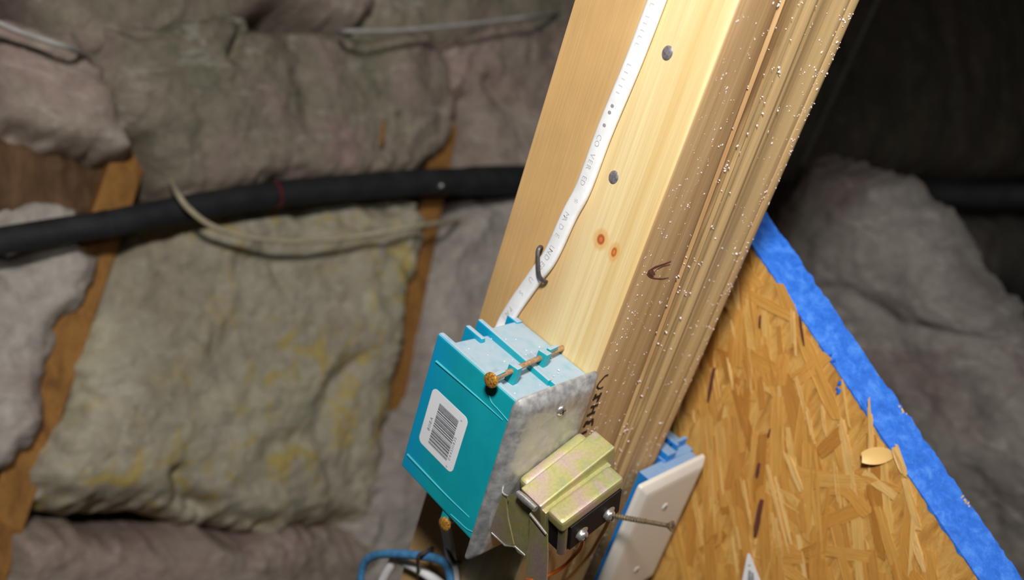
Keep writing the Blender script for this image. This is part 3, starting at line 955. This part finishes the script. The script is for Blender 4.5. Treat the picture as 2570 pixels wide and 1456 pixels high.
# ------------------------------------------------------------------ galvanised cover plate on the box
cv = thing('metal_cover_plate', 'grey galvanised steel cover plate on the front of the teal box', 'cover plate', (-0.031, -0.004, 0.845))
TLc, TRc, BRc, BLc = Vector((-0.0618, 0, 0.9440)), Vector((-0.0030, 0, 0.9482)), Vector((0.0010, 0, 0.8440)), Vector((-0.0592, 0, 0.8390))
def quadring(inset, y, r, n=5):
    cs = [TLc, TRc, BRc, BLc]
    c = (cs[0] + cs[1] + cs[2] + cs[3]) / 4
    out = []
    for i, q in enumerate(cs):
        a, d = cs[i - 1], cs[(i + 1) % 4]
        e1_, e2_ = (a - q).normalized(), (d - q).normalized()
        q2 = q + (e1_ + e2_) * inset
        rr = max(r - inset * 0.3, 0.0008)
        for k in range(n):
            t = k / (n - 1)
            p = (q2 + e1_ * rr) * (1 - t) ** 2 + q2 * 2 * t * (1 - t) + (q2 + e2_ * rr) * t ** 2
            out.append(Vector((p.x, y, p.z)))
    return out
rings = [quadring(0.0012, YF - 0.0001, 0.004), quadring(0.0, YF - 0.0001, 0.004), quadring(0.0, YF - 0.0010, 0.004), quadring(0.0006, YF - 0.0018, 0.004), quadring(0.0056, YF - 0.0052, 0.004), quadring(0.0074, YF - 0.0057, 0.004), quadring(0.012, YF - 0.0057, 0.004)]
build('plate', MB().sweep(rings), M_galv, cv, smooth=25)
YP = YF - 0.0057
def screwhead(c, axis, r, parent, mat, h=0.0016, slot=True, name='screw'):
    c, axis = Vector(c), Vector(axis).normalized()
    s = build(name, MB().dome(c, axis, r, h, 18, 4, base=0.0012), mat, parent, smooth=True)
    if slot:
        a = Vector((0, 0, 1)) if abs(axis.z) < 0.9 else Vector((1, 0, 0))
        u = (a - axis * a.dot(axis)).normalized()
        v = axis.cross(u)
        b = MB()
        for p_, q_ in ((u + v * 0.4, v - u * 0.4), (v - u * 0.4, u + v * 0.4)):
            p_, q_ = p_.normalized(), q_.normalized()
            b.hexa([c + axis * z_ + p_ * (r * 0.62 * i) + q_ * (r * 0.13 * j) for z_ in (h * 0.55, h * 1.06) for i, j in ((-1, -1), (1, -1), (1, 1), (-1, 1))])
        build('cross_slot', b, M_darkst, s)
    return s
p = at(1408, 1030, 1, YP)
screwhead(p, (0, -1, 0), 0.0031, cv, M_bright)

# ------------------------------------------------------------------ doorbell transformer on the plate
ROLL = math.radians(19)
TO = Vector((-0.0265, 0, 0.9055))
def tr(q, roll=ROLL, dz=-0.0002):
    x, y, z = q
    return TO + Vector((x * math.cos(roll) - z * math.sin(roll), y, x * math.sin(roll) + z * math.cos(roll) + dz))
def trb(q): return tr(q, math.radians(26), -0.0012)
def trf(q): return tr(q, math.radians(20.5), -0.0046)
tf = thing('doorbell_transformer', 'yellow zinc plated doorbell transformer with a black terminal face, on the steel cover plate', 'transformer', tr((0, YP, -0.012)))
b = MB(); b.box(-0.0215, 0.0215, -0.0158, YP, -0.026, 0.0008, trb)
build('rear_shell', b, M_zinc, tf, bevel=0.0034, seg=4, smooth=30)
b = MB(); b.box(-0.0245, 0.0270, -0.0288, -0.0140, -0.028, 0.0012, trb)
build('core_band', b, M_zinc, tf, bevel=0.0010, seg=2)
b = MB(); b.box(-0.0222, 0.0235, -0.0315, -0.0280, -0.026, -0.0014, trf)
build('core_neck', b, M_zinc, tf, bevel=0.0006)
b = MB(); b.box(-0.0210, 0.0220, -0.0420, -0.0308, -0.0085, 0.0003, trf)
build('front_shell', b, M_zinc, tf, bevel=0.0026, seg=4, smooth=30)
b = MB(); b.box(-0.0196, 0.0206, -0.0412, -0.0285, -0.0285, -0.0060, trf)
build('coil_housing', b, M_black, tf, bevel=0.0016, seg=3, smooth=30)
b = MB()
for k in range(7):
    a = math.radians(90 * k / 6)
b.sweep([[trf((-0.0203 + 0.003 * (1 - math.sin(math.radians(15 * k))), -0.0418 + 0.003 * (1 - math.cos(math.radians(15 * k))), zz)) for k in range(7)] +
         [trf((-0.0203 + 0.0042 * (1 - math.sin(math.radians(15 * k))) + 0.0008, -0.0410 + 0.003 * (1 - math.cos(math.radians(15 * k))), zz)) for k in range(6, -1, -1)] for zz in (-0.0288, -0.006)])
build('corner_strap', b, M_zincdk, tf, smooth=30)
b = MB(); b.box(-0.0150, 0.0206, -0.0425, -0.0405, -0.0272, -0.0080, trf)
build('terminal_panel', b, M_black, tf, bevel=0.0005)
for px, py in ((1463, 1346), (1531, 1295)):
    p = at(px, py, 1, -0.0437)
    s = screwhead(p, (0.0, -1, 0.0), 0.0033, tf, M_bright, 0.0019, name='terminal_screw')
    b = MB().dome(p + Vector((-0.0002, 0.0013, 0.0014)), (0, -1, 0), 0.0050, 0.0004, 12, 2, base=0.0006, sq=0.8)
    build('washer', b, M_bright, s, smooth=True)
def sheet(name, pix, x, mat, th=0.0008):
    q = [at(px, py, 0, x) for px, py in pix]
    return build(name, MB().prism(q, (th, 0, 0)), mat, tf)
sheet('bracket_tab', [(1229, 1209), (1247, 1222), (1268, 1243), (1274, 1300), (1289, 1368), (1268, 1368), (1250, 1352), (1231, 1334)], -0.0535, M_zincdk)
sheet('bracket_tab', [(1330, 1287), (1350, 1312), (1373, 1343), (1374, 1400), (1371, 1462), (1345, 1462), (1320, 1436), (1322, 1390), (1328, 1350)], -0.0530, M_zincdk)
sheet('bracket_web', [(1266, 1244), (1300, 1240), (1333, 1275), (1333, 1350), (1322, 1400), (1300, 1388), (1286, 1366), (1275, 1300)], -0.0490, M_zincdk)
def edge(pts, r, x=-0.0536):
    q = [at(px, py, 0, x) for px, py in pts]
    build('bracket_edge', MB().tube(q, r, 8), M_bright, tf, smooth=True)
edge([(1238, 1213), (1266, 1242), (1276, 1246)], 0.0006)
edge([(1330, 1290), (1371, 1341)], 0.0007)
edge([(1234, 1338), (1268, 1370), (1290, 1372)], 0.0005)
edge([(1292, 1372), (1318, 1395)], 0.0006)
q = [at(1300, 1238, 0, -0.0525), at(1318, 1254, 0, -0.0535), at(1345, 1278, 0, -0.0535)]
build('bracket_fold', MB().tube(q, [0.0016, 0.0020, 0.0016], 10), M_bright, tf, smooth=True)

def loose_wire(name, pts, r, mat, label):
    path = crom(pts, 8)
    return tag(build(name, MB().tube(path, r, 8), mat, origin=path[0], smooth=True), label, 'wire')
loose_wire('orange_wire', [at(1464, 1352, 1, -0.0415), at(1458, 1374, 1, -0.036), at(1440, 1396, 1, -0.030), at(1412, 1424, 1, -0.026), at(1370, 1446, 1, -0.022), at(1310, 1462, 1, -0.016)], 0.0011, M_orange,
           'thin orange wire from the lower terminal of the transformer')
loose_wire('tan_wire', [at(1530, 1302, 1, -0.0415), at(1520, 1325, 1, -0.034), at(1505, 1350, 1, -0.026), at(1480, 1392, 1, -0.020), at(1440, 1440, 1, -0.016), at(1400, 1475, 1, -0.012)], 0.0012, M_tan,
           'tan wire curving down from the upper terminal of the transformer')

# ------------------------------------------------------------------ long screw driven askew
s0, s1 = at(1480, 1284, 1, 0.0005), at(1686, 1321, 1, -0.0480)
lw = thing('wood_screw', 'bronze wood screw sticking out of the post in front of the white plate', 'screw', s0)
d = (s1 - s0).normalized()
L = (s1 - s0).length
s00 = s0 - d * 0.008
build('shank', MB().tube([s0 + d * L * 0.68, s1], 0.00135, 10), M_screw, lw, smooth=True)
npt = 190
a0 = Vector((0, 0, 1)); u_ = (a0 - d * a0.dot(d)).normalized(); v_ = d.cross(u_)
build('thread', MB().tube([s00 + d * 0.002, s0 + d * L * 0.70], 0.0012, 10).tube([s00 + d * (0.008 + L * 0.70) * k / npt + (u_ * math.cos(k * 0.9) + v_ * math.sin(k * 0.9)) * 0.0013 for k in range(npt)], 0.00055, 5), M_screw, lw, smooth=True)
hd = build('head', MB().sweep([[s1 + d * (t) + (u_ * math.cos(a) + v_ * math.sin(a)) * r for a in [2 * math.pi * k / 18 for k in range(18)]] for t, r in ((-0.0030, 0.0013), (-0.0012, 0.0024), (0.0, 0.0033), (0.0005, 0.0033), (0.0006, 0.0028))]), M_screw, lw, smooth=30)
b = MB()
for p_, q_ in ((u_, v_), (v_, u_)):
    b.hexa([s1 + d * z_ + p_ * (0.0019 * i) + q_ * (0.00045 * j) for z_ in (0.0002, 0.00075) for i, j in ((-1, -1), (1, -1), (1, 1), (-1, 1))])
build('cross_slot', b, M_darkst, hd)

# ------------------------------------------------------------------ blue box and white blank plate beside the strand board
PY = -0.0120
PTL = at(1606, 1221, 1, PY)
pr = math.radians(1.5)
PXx, PZz = Vector((math.cos(pr), 0, math.sin(pr))), Vector((-math.sin(pr), 0, math.cos(pr)))
def pl(x, y, z): return Vector((PTL.x, 0, PTL.z)) + PXx * x + PZz * z + Vector((0, y, 0))
PWd, PHt = 0.0722, 0.1145
bb = thing('blue_box', 'bright blue plastic box behind the white blank plate', 'electrical box', pl(PWd / 2, 0.0, -PHt))
b = MB()
b.hexa([pl(0.0125, PY + 0.002, -PHt + 0.006), pl(PWd - 0.006, PY + 0.002, -PHt + 0.006), pl(PWd - 0.006, -0.0012, -PHt + 0.006), pl(0.0125, -0.0012, -PHt + 0.006),
        pl(0.0125, PY + 0.002, -0.001), pl(PWd - 0.006, PY + 0.002, -0.001), pl(PWd - 0.006, -0.0012, -0.001), pl(0.0125, -0.0012, -0.001)])
build('flange', b, M_blue, bb, bevel=0.0008)
b = MB()
XB0 = 0.1128
b.box(XB0, 0.1465, -0.0040, 0.0300, PTL.z - PHt + 0.008, PTL.z + 0.0012)
b.box(XB0 + 0.001, 0.1240, -0.0040, 0.0200, PTL.z, PTL.z + 0.0062)
build('body', b, M_blue, bb, bevel=0.0012)
b = MB()
b.box(0.1262, 0.1292, -0.0010, 0.0150, PTL.z, PTL.z + 0.0085)
b.box(0.1262, 0.1440, 0.0020, 0.0048, PTL.z, PTL.z + 0.0072)
build('nail_ear', b, M_blue, bb, bevel=0.0007)
bp = thing('blank_plate', 'white blank wall plate at the right of the post, in front of the strand board', 'wall plate', pl(PWd / 2, PY, -PHt))
def prect(i, y, r):
    out = []
    x0, x1, z0, z1 = i, PWd - i, -PHt + i, -i
    for cx_, cz_, a0_ in ((x1 - r, z1 - r, 0), (x0 + r, z1 - r, 90), (x0 + r, z0 + r, 180), (x1 - r, z0 + r, 270)):
        for k in range(5):
            a = math.radians(a0_ + k * 22.5)
            out.append(pl(cx_ + r * math.cos(a), y, cz_ + r * math.sin(a)))
    return out
build('plate', MB().sweep([prect(0.0018, PY + 0.0015, 0.001), prect(0.0, PY + 0.0015, 0.002), prect(0.0, PY + 0.0002, 0.002), prect(0.0006, PY - 0.0012, 0.002), prect(0.0045, PY - 0.0040, 0.0018), prect(0.0060, PY - 0.0044, 0.0015), prect(0.01, PY - 0.0045, 0.001)]), M_plate, bp, smooth=22)
for dz in (-0.0285, -0.0875):
    c = pl(PWd * 0.5, PY - 0.0045, dz)
    screwhead(c, (0, -1, 0), 0.0030, bp, M_plate, 0.0008)

# ------------------------------------------------------------------ strand board with blue painted edge
OX, OT = 0.158, 0.022
EA, EB = np.array([0.0216, 0.9911]), np.array([-0.1807, 0.8900])
ed = (EB - EA) / np.linalg.norm(EB - EA)
def eline(y): return EA[1] + (y - EA[0]) * (EB[1] - EA[1]) / (EB[0] - EA[0])
sbd = thing('strand_board', 'orange strand board with a sloping blue painted edge, right of the post', 'board', (OX, -0.10, 0.55))
y0_, y1_ = 0.10, -0.42
b = MB()
def elz(y): return eline(y)
b.hexa([(OX, y0_, 0.55), (OX, y1_, 0.55), (OX + OT, y1_, 0.55), (OX + OT, y0_, 0.55),
        (OX, y0_, elz(y0_) - 0.0006), (OX, y1_, elz(y1_) - 0.0006), (OX + OT, y1_, elz(y1_) + 0.010), (OX + OT, y0_, elz(y0_) + 0.010)])
build('panel', b, M_osb, sbd)
# painted edge: a rough skin over the sloping cut edge
NU, NVv = 260, 13
yy = np.linspace(y0_, y1_, NU)
vs, fs = [], []
for i in range(NU):
    rag = 0.0016 * float(fbm(np.array([yy[i] * 170]), np.array([2.2]), 4)[0])
    rag2 = 0.0014 * float(fbm(np.array([yy[i] * 240]), np.array([8.2]), 4)[0])
    for j in range(NVv):
        t = j / (NVv - 1)
        zb = eline(yy[i])
        if j == 0: p = (OX - 0.00035, yy[i], zb - 0.0008 - abs(rag) * 2.0)
        elif j == 1: p = (OX - 0.0004, yy[i], zb - 0.0002)
        elif j == NVv - 1: p = (OX + OT + 0.0003, yy[i], zb + 0.008)
        else:
            s = (j - 1) / (NVv - 3)
            n_ = 0.0003 * float(fbm(np.array([yy[i] * 330]), np.array([s * 7.0]), 3)[0])
            p = (OX + OT * s + (rag2 if j == NVv - 2 else 0), yy[i], zb + 0.0104 * s + 0.0004 + n_ + (rag2 * 0.8 if j == NVv - 2 else 0))
        vs.append(p)
for i in range(NU - 1):
    for j in range(NVv - 1):
        k = i * NVv + j
        fs.append((k, k + 1, k + 1 + NVv, k + NVv))
o = build('painted_edge', MB().add(vs, fs), M_bpaint, sbd, smooth=True)
o['label'] = 'blue painted edge'
# strands: a handful of flake shapes, many copies
def flake_mesh(seed):
    r = random.Random(seed)
    n = 5
    top, bot = [], []
    pts = []
    wv = r.uniform(0.75, 1.0)
    for k in range(n + 1):
        t = k / n - 0.5
        tap = 1.0 if 0 < k < n else r.uniform(0.55, 1.0)
        pts.append((t + r.uniform(-0.05, 0.05), 0.5 * wv * tap * r.uniform(0.72, 1.0)))
    for k in range(n, -1, -1):
        t = k / n - 0.5
        tap = 1.0 if 0 < k < n else r.uniform(0.5, 1.0)
        pts.append((t + r.uniform(-0.05, 0.05), -0.5 * wv * tap * r.uniform(0.72, 1.0)))
    b = MB()
    m = len(pts)
    b.add([(x, y, 0.0) for x, y in pts] + [(x, y, 0.5 + 0.5 * math.cos(x * 2.6) + 0.12 * y) for x, y in pts], [])
    for k in range(m):
        b.f.append((k, (k + 1) % m, m + (k + 1) % m, m + k)); b.mi.append(0)
    b.f.append(tuple(range(m, 2 * m))); b.mi.append(0)
    return b
fl = []
for s in range(10):
    me = bpy.data.meshes.new('strand')
    mbx = flake_mesh(100 + s)
    me.from_pydata(mbx.v, [], mbx.f)
    bm = bmesh.new(); bm.from_mesh(me); bmesh.ops.recalc_face_normals(bm, faces=bm.faces); bm.to_mesh(me); bm.free()
    fl.append(me)
def place_strand(y, z, L_, W_, ang, lift, mat, k):
    me = fl[k % len(fl)]
    key = (k % len(fl), mat.m.name)
    if key not in _fm:
        m2 = me.copy(); m2.materials.append(mat.m); _fm[key] = m2
    o = bpy.data.objects.new('strand', _fm[key])
    # local x along the strand (in the y-z plane of the board), local z out of the board (-X)
    dx = Vector((0, math.cos(ang), math.sin(ang)))
    dz = Vector((-1, 0, 0))
    dy = dz.cross(dx)
    M = Matrix((dx * L_, dy * W_, dz * lift)).transposed().to_4x4()
    M.translation = Vector((OX - 0.00015, y, z)) - BASE[sbd.name]
    o.matrix_local = M
    o.parent = sbd
    col.objects.link(o)
    return o
_fm = {}
r3 = random.Random(21)
cnt = 0
A0 = math.atan2(-43.5, -27.0)
tries = 0
while cnt < 250 and tries < 6000:
    tries += 1
    y, z = r3.uniform(-0.235, 0.03), r3.uniform(0.76, 0.99)
    if r3.random() < 0.80:
        ang, L_, W_ = A0 + r3.gauss(0, 0.14), r3.uniform(0.025, 0.075), r3.uniform(0.003, 0.012)
    else:
        ang, L_, W_ = r3.uniform(0, math.pi), r3.uniform(0.020, 0.042), r3.uniform(0.008, 0.016)
    ok = True
    for sx in (-0.5, 0.5):
        for sw in (-0.5, 0.5):
            ye = y + math.cos(ang) * L_ * sx + math.sin(ang) * W_ * sw
            ze = z + math.sin(ang) * L_ * sx + math.cos(ang) * W_ * abs(sw)
            if ze > eline(ye) - 0.0012 or ye > 0.095: ok = False
    if not ok: continue
    pale = r3.random() < (0.22 if W_ < 0.007 else 0.03)
    if pale: W_ *= 0.6
    place_strand(y, z, L_, W_, ang, r3.uniform(0.0003, 0.0007), M_pale if pale else M_strand, cnt)
    cnt += 1
def bystrand(px0, py0, px1, py1, W_, mat, lift=0.0012, k=0, nm='strand', label=None):
    a, c = at(px0, py0, 0, OX), at(px1, py1, 0, OX)
    m = (a + c) / 2
    o = place_strand(m.y, m.z, (c - a).length, W_, math.atan2(c.z - a.z, c.y - a.y), lift, mat, k)
    if label: o['label'] = label
    return o
# the streaks that stand out in the photograph
for k, (x0, y0, x1, y1, W_) in enumerate([(2180, 985, 2190, 1180, 0.005), (2110, 1040, 2140, 1180, 0.003), (1925, 1140, 1985, 1390, 0.005), (1975, 1130, 2020, 1245, 0.005), (1830, 790, 1845, 850, 0.004), (1805, 1140, 1815, 1260, 0.003),
                                          (2095, 1150, 2110, 1300, 0.003), (2246, 1112, 2278, 1205, 0.005), (2270, 1190, 2310, 1340, 0.007), (2020, 1010, 2040, 1110, 0.004), (1860, 1170, 1885, 1320, 0.004), (2295, 1330, 2330, 1456, 0.006),
                                          (1990, 760, 1995, 900, 0.003), (1825, 880, 1850, 1020, 0.003), (2060, 1000, 2072, 1130, 0.003), (1950, 1300, 1965, 1420, 0.003)]):
    for q in range(3):
        jx, t0, t1 = r3.uniform(-1, 1) * W_ * 1500, r3.uniform(0, 0.3), r3.uniform(0.65, 1.0)
        bystrand(x0 + (x1 - x0) * t0 + jx, y0 + (y1 - y0) * t0, x0 + (x1 - x0) * t1 + jx, y0 + (y1 - y0) * t1, W_ * r3.uniform(0.35, 0.7), M_pale, 0.0006 + 0.00015 * q, k * 3 + q)
for x0, y0, x1, y1, W_ in ((1795, 920, 1778, 1010, 0.0028), (1908, 1160, 1900, 1200, 0.0026), (1915, 1250, 1895, 1350, 0.0040), (1910, 790, 1908, 825, 0.0014), (1935, 1075, 1930, 1098, 0.0012), (2008, 790, 2020, 870, 0.0014)):
    bystrand(x0, y0, x1, y1, W_, M_bark, 0.0015, 3, label='dark purple brown strand')
for x0, y0, x1, y1, W_ in ((1990, 960, 2080, 890, 0.010), (1860, 880, 1960, 940, 0.012), (1990, 1180, 2170, 1215, 0.009), (2050, 1320, 2200, 1260, 0.010), (2060, 1380, 2200, 1400, 0.009), (2160, 1200, 2260, 1230, 0.006), (1850, 720, 1990, 800, 0.008)):
    bystrand(x0, y0, x1, y1, W_, M_strand, 0.0006, 5)
# curled chip
c0, c1 = at(2172, 1143, 0, OX), at(2240, 1140, 0, OX)
cxv = (c1 - c0); cl = cxv.length; cxd = cxv.normalized(); cyd = Vector((-1, 0, 0)).cross(cxd)
if cyd.z < 0: cyd = -cyd
rings = []
for i in range(9):
    t = i / 8
    wv = 0.0050 * math.sin(math.pi * (0.12 + 0.80 * t)) ** 0.6
    lift = 0.0005 + 0.0042 * (1 - t) ** 1.5
    row = []
    for s in np.linspace(-1, 1, 6):
        row.append(c0 + cxd * cl * t + cyd * (wv * s) + Vector((-lift - 0.0018 * (1 - t) * max(0, -s), 0, 0)))
    rings.append(row + [p + Vector((0.0005, 0, 0)) for p in reversed(row)])
o = build('curled_chip', MB().sweep(rings), M_pale, sbd, smooth=30); o['label'] = 'pale curled wood chip'
# blue drips beside the edge, splinters on the edge
b = MB()
for px, py, r in ((2107, 962, 0.0011), (2104, 983, 0.0012), (2100, 975, 0.0006), (2093, 905, 0.0007), (2085, 890, 0.0006)):
    b.dome(at(px, py, 0, OX - 0.0008), (-1, 0, 0), r, 0.0003, 8, 2, base=0.0010, sq=1.7)
build('paint_drip', b, M_bpaint, sbd)
b = MB()
ya, yb = at(2275, 1012, 0, OX + OT).y, at(2432, 1250, 0, OX + OT).y
for y in [ya, ya - 0.0012, ya - 0.003, ya + 0.002, yb, yb + 0.001, yb - 0.0012, yb - 0.0025, yb + 0.003]:
    p = Vector((OX + OT - r3.uniform(0, 0.002), y, eline(y) + 0.0102))
    dd = Vector((r3.uniform(-0.2, 0.8), r3.uniform(-0.6, 0.6), 1)).normalized() * r3.uniform(0.0008, 0.0020)
    b.tube([p - dd * 0.3, p + dd * 0.5, p + dd], [0.0006, 0.0005, 0.0001], 5)
o = build('edge_splinters', b, M_pale, sbd); o['kind'] = 'stuff'; o['label'] = 'pale splinters on the edge'
# paper tag at the bottom of the board
tp = [at(1876, 1390, 0, OX - 0.0018), at(1881, 1390, 0, OX - 0.0018), at(1942, 1545, 0, OX - 0.0018), at(1845, 1545, 0, OX - 0.0018)]
tg = tag(build('paper_tag', MB().prism(tp, (0.0003, 0, 0)), M_paper, origin=tp[3]), 'pointed white paper tag at the bottom of the strand board', 'tag')
b = MB()
for (x0, y0, x1, y1, wd) in ((1880, 1418, 1881, 1421, 0.0012), (1882, 1432, 1879, 1460, 0.0010), (1888, 1437, 1892, 1470, 0.0010), (1884, 1446, 1884, 1490, 0.0018)):
    a, c = at(x0, y0, 0, OX - 0.0019), at(x1, y1, 0, OX - 0.0019)
    b.tube([a, c], wd, 6, flat=0.1, up=(-1, 0, 0))
build('grey_print', b, M_print2, tg)

# ------------------------------------------------------------------ lower left: blue loop, white cables, staples
lp = [(898, 1545), (904, 1470), (908, 1432), (918, 1408), (942, 1394), (975, 1390), (1010, 1391), (1045, 1394), (1078, 1398), (1105, 1406), (1122, 1422), (1129, 1448), (1131, 1480), (1132, 1545)]
path = crom([at(*p, 0, -0.014) for p in lp], 8)
bl = MB().tube(path, 0.0030, 12, flat=0.85, up=(-1, 0, 0))
tag(build('blue_loop', bl, M_bluec, origin=path[0], smooth=True), 'blue plastic loop of cable at the bottom, stapled to the post', 'cable')
def wcable(pts, r, label, mat=M_white):
    path = crom(pts, 8)
    return tag(build('lower_cable', MB().tube(path, r, 12), mat, origin=path[0], smooth=True), label, 'cable')
wcable([at(992, 1395, 0, -0.0065), at(982, 1418, 0, -0.0070), at(966, 1446, 0, -0.0075), at(945, 1490, 0, -0.008), at(915, 1550, 0, -0.009)], 0.0032, 'white cable slanting down to the left inside the blue loop')
wcable([at(985, 1396, 0, -0.0040), at(1010, 1408, 0, -0.0042), at(1050, 1428, 0, -0.0045), at(1100, 1462, 0, -0.0045), at(1180, 1530, 0, -0.0045)], 0.0035, 'white cable slanting down to the right inside the blue loop')
wcable([at(1112, 1300, 0, -0.0300), at(1122, 1335, 0, -0.0180), at(1128, 1375, 0, -0.0080), at(1134, 1410, 0, -0.0045), at(1140, 1450, 0, -0.0045), at(1146, 1545, 0, -0.0045)], 0.0034, 'greyish white cable dropping from under the teal box')
def staple(pts, label, r=0.0013):
    path = crom(pts, 5)
    tag(build('cable_staple', MB().tube(path, r, 8), M_darkst, origin=pts[2], smooth=True), label, 'staple')
staple([at(1086, 1375, 0, 0.004), at(1080, 1379, 0, -0.012), at(1064, 1388, 0, -0.0178), at(1054, 1392, 0, -0.0195), at(1049, 1402, 0, -0.0196), at(1050, 1420, 0, -0.014), at(1050, 1440, 0, -0.006), at(1052, 1452, 0, 0.003)],
       'dark staple over the blue loop at the bottom')
staple([at(1122, 1345, 0, 0.002), at(1116, 1350, 0, -0.013), at(1120, 1368, 0, -0.0125), at(1130, 1392, 0, -0.0088), at(1141, 1411, 0, -0.0082), at(1151, 1412, 0, -0.003), at(1156, 1411, 0, 0.003)],
       'dark staple pinning the greyish cable under the teal box')
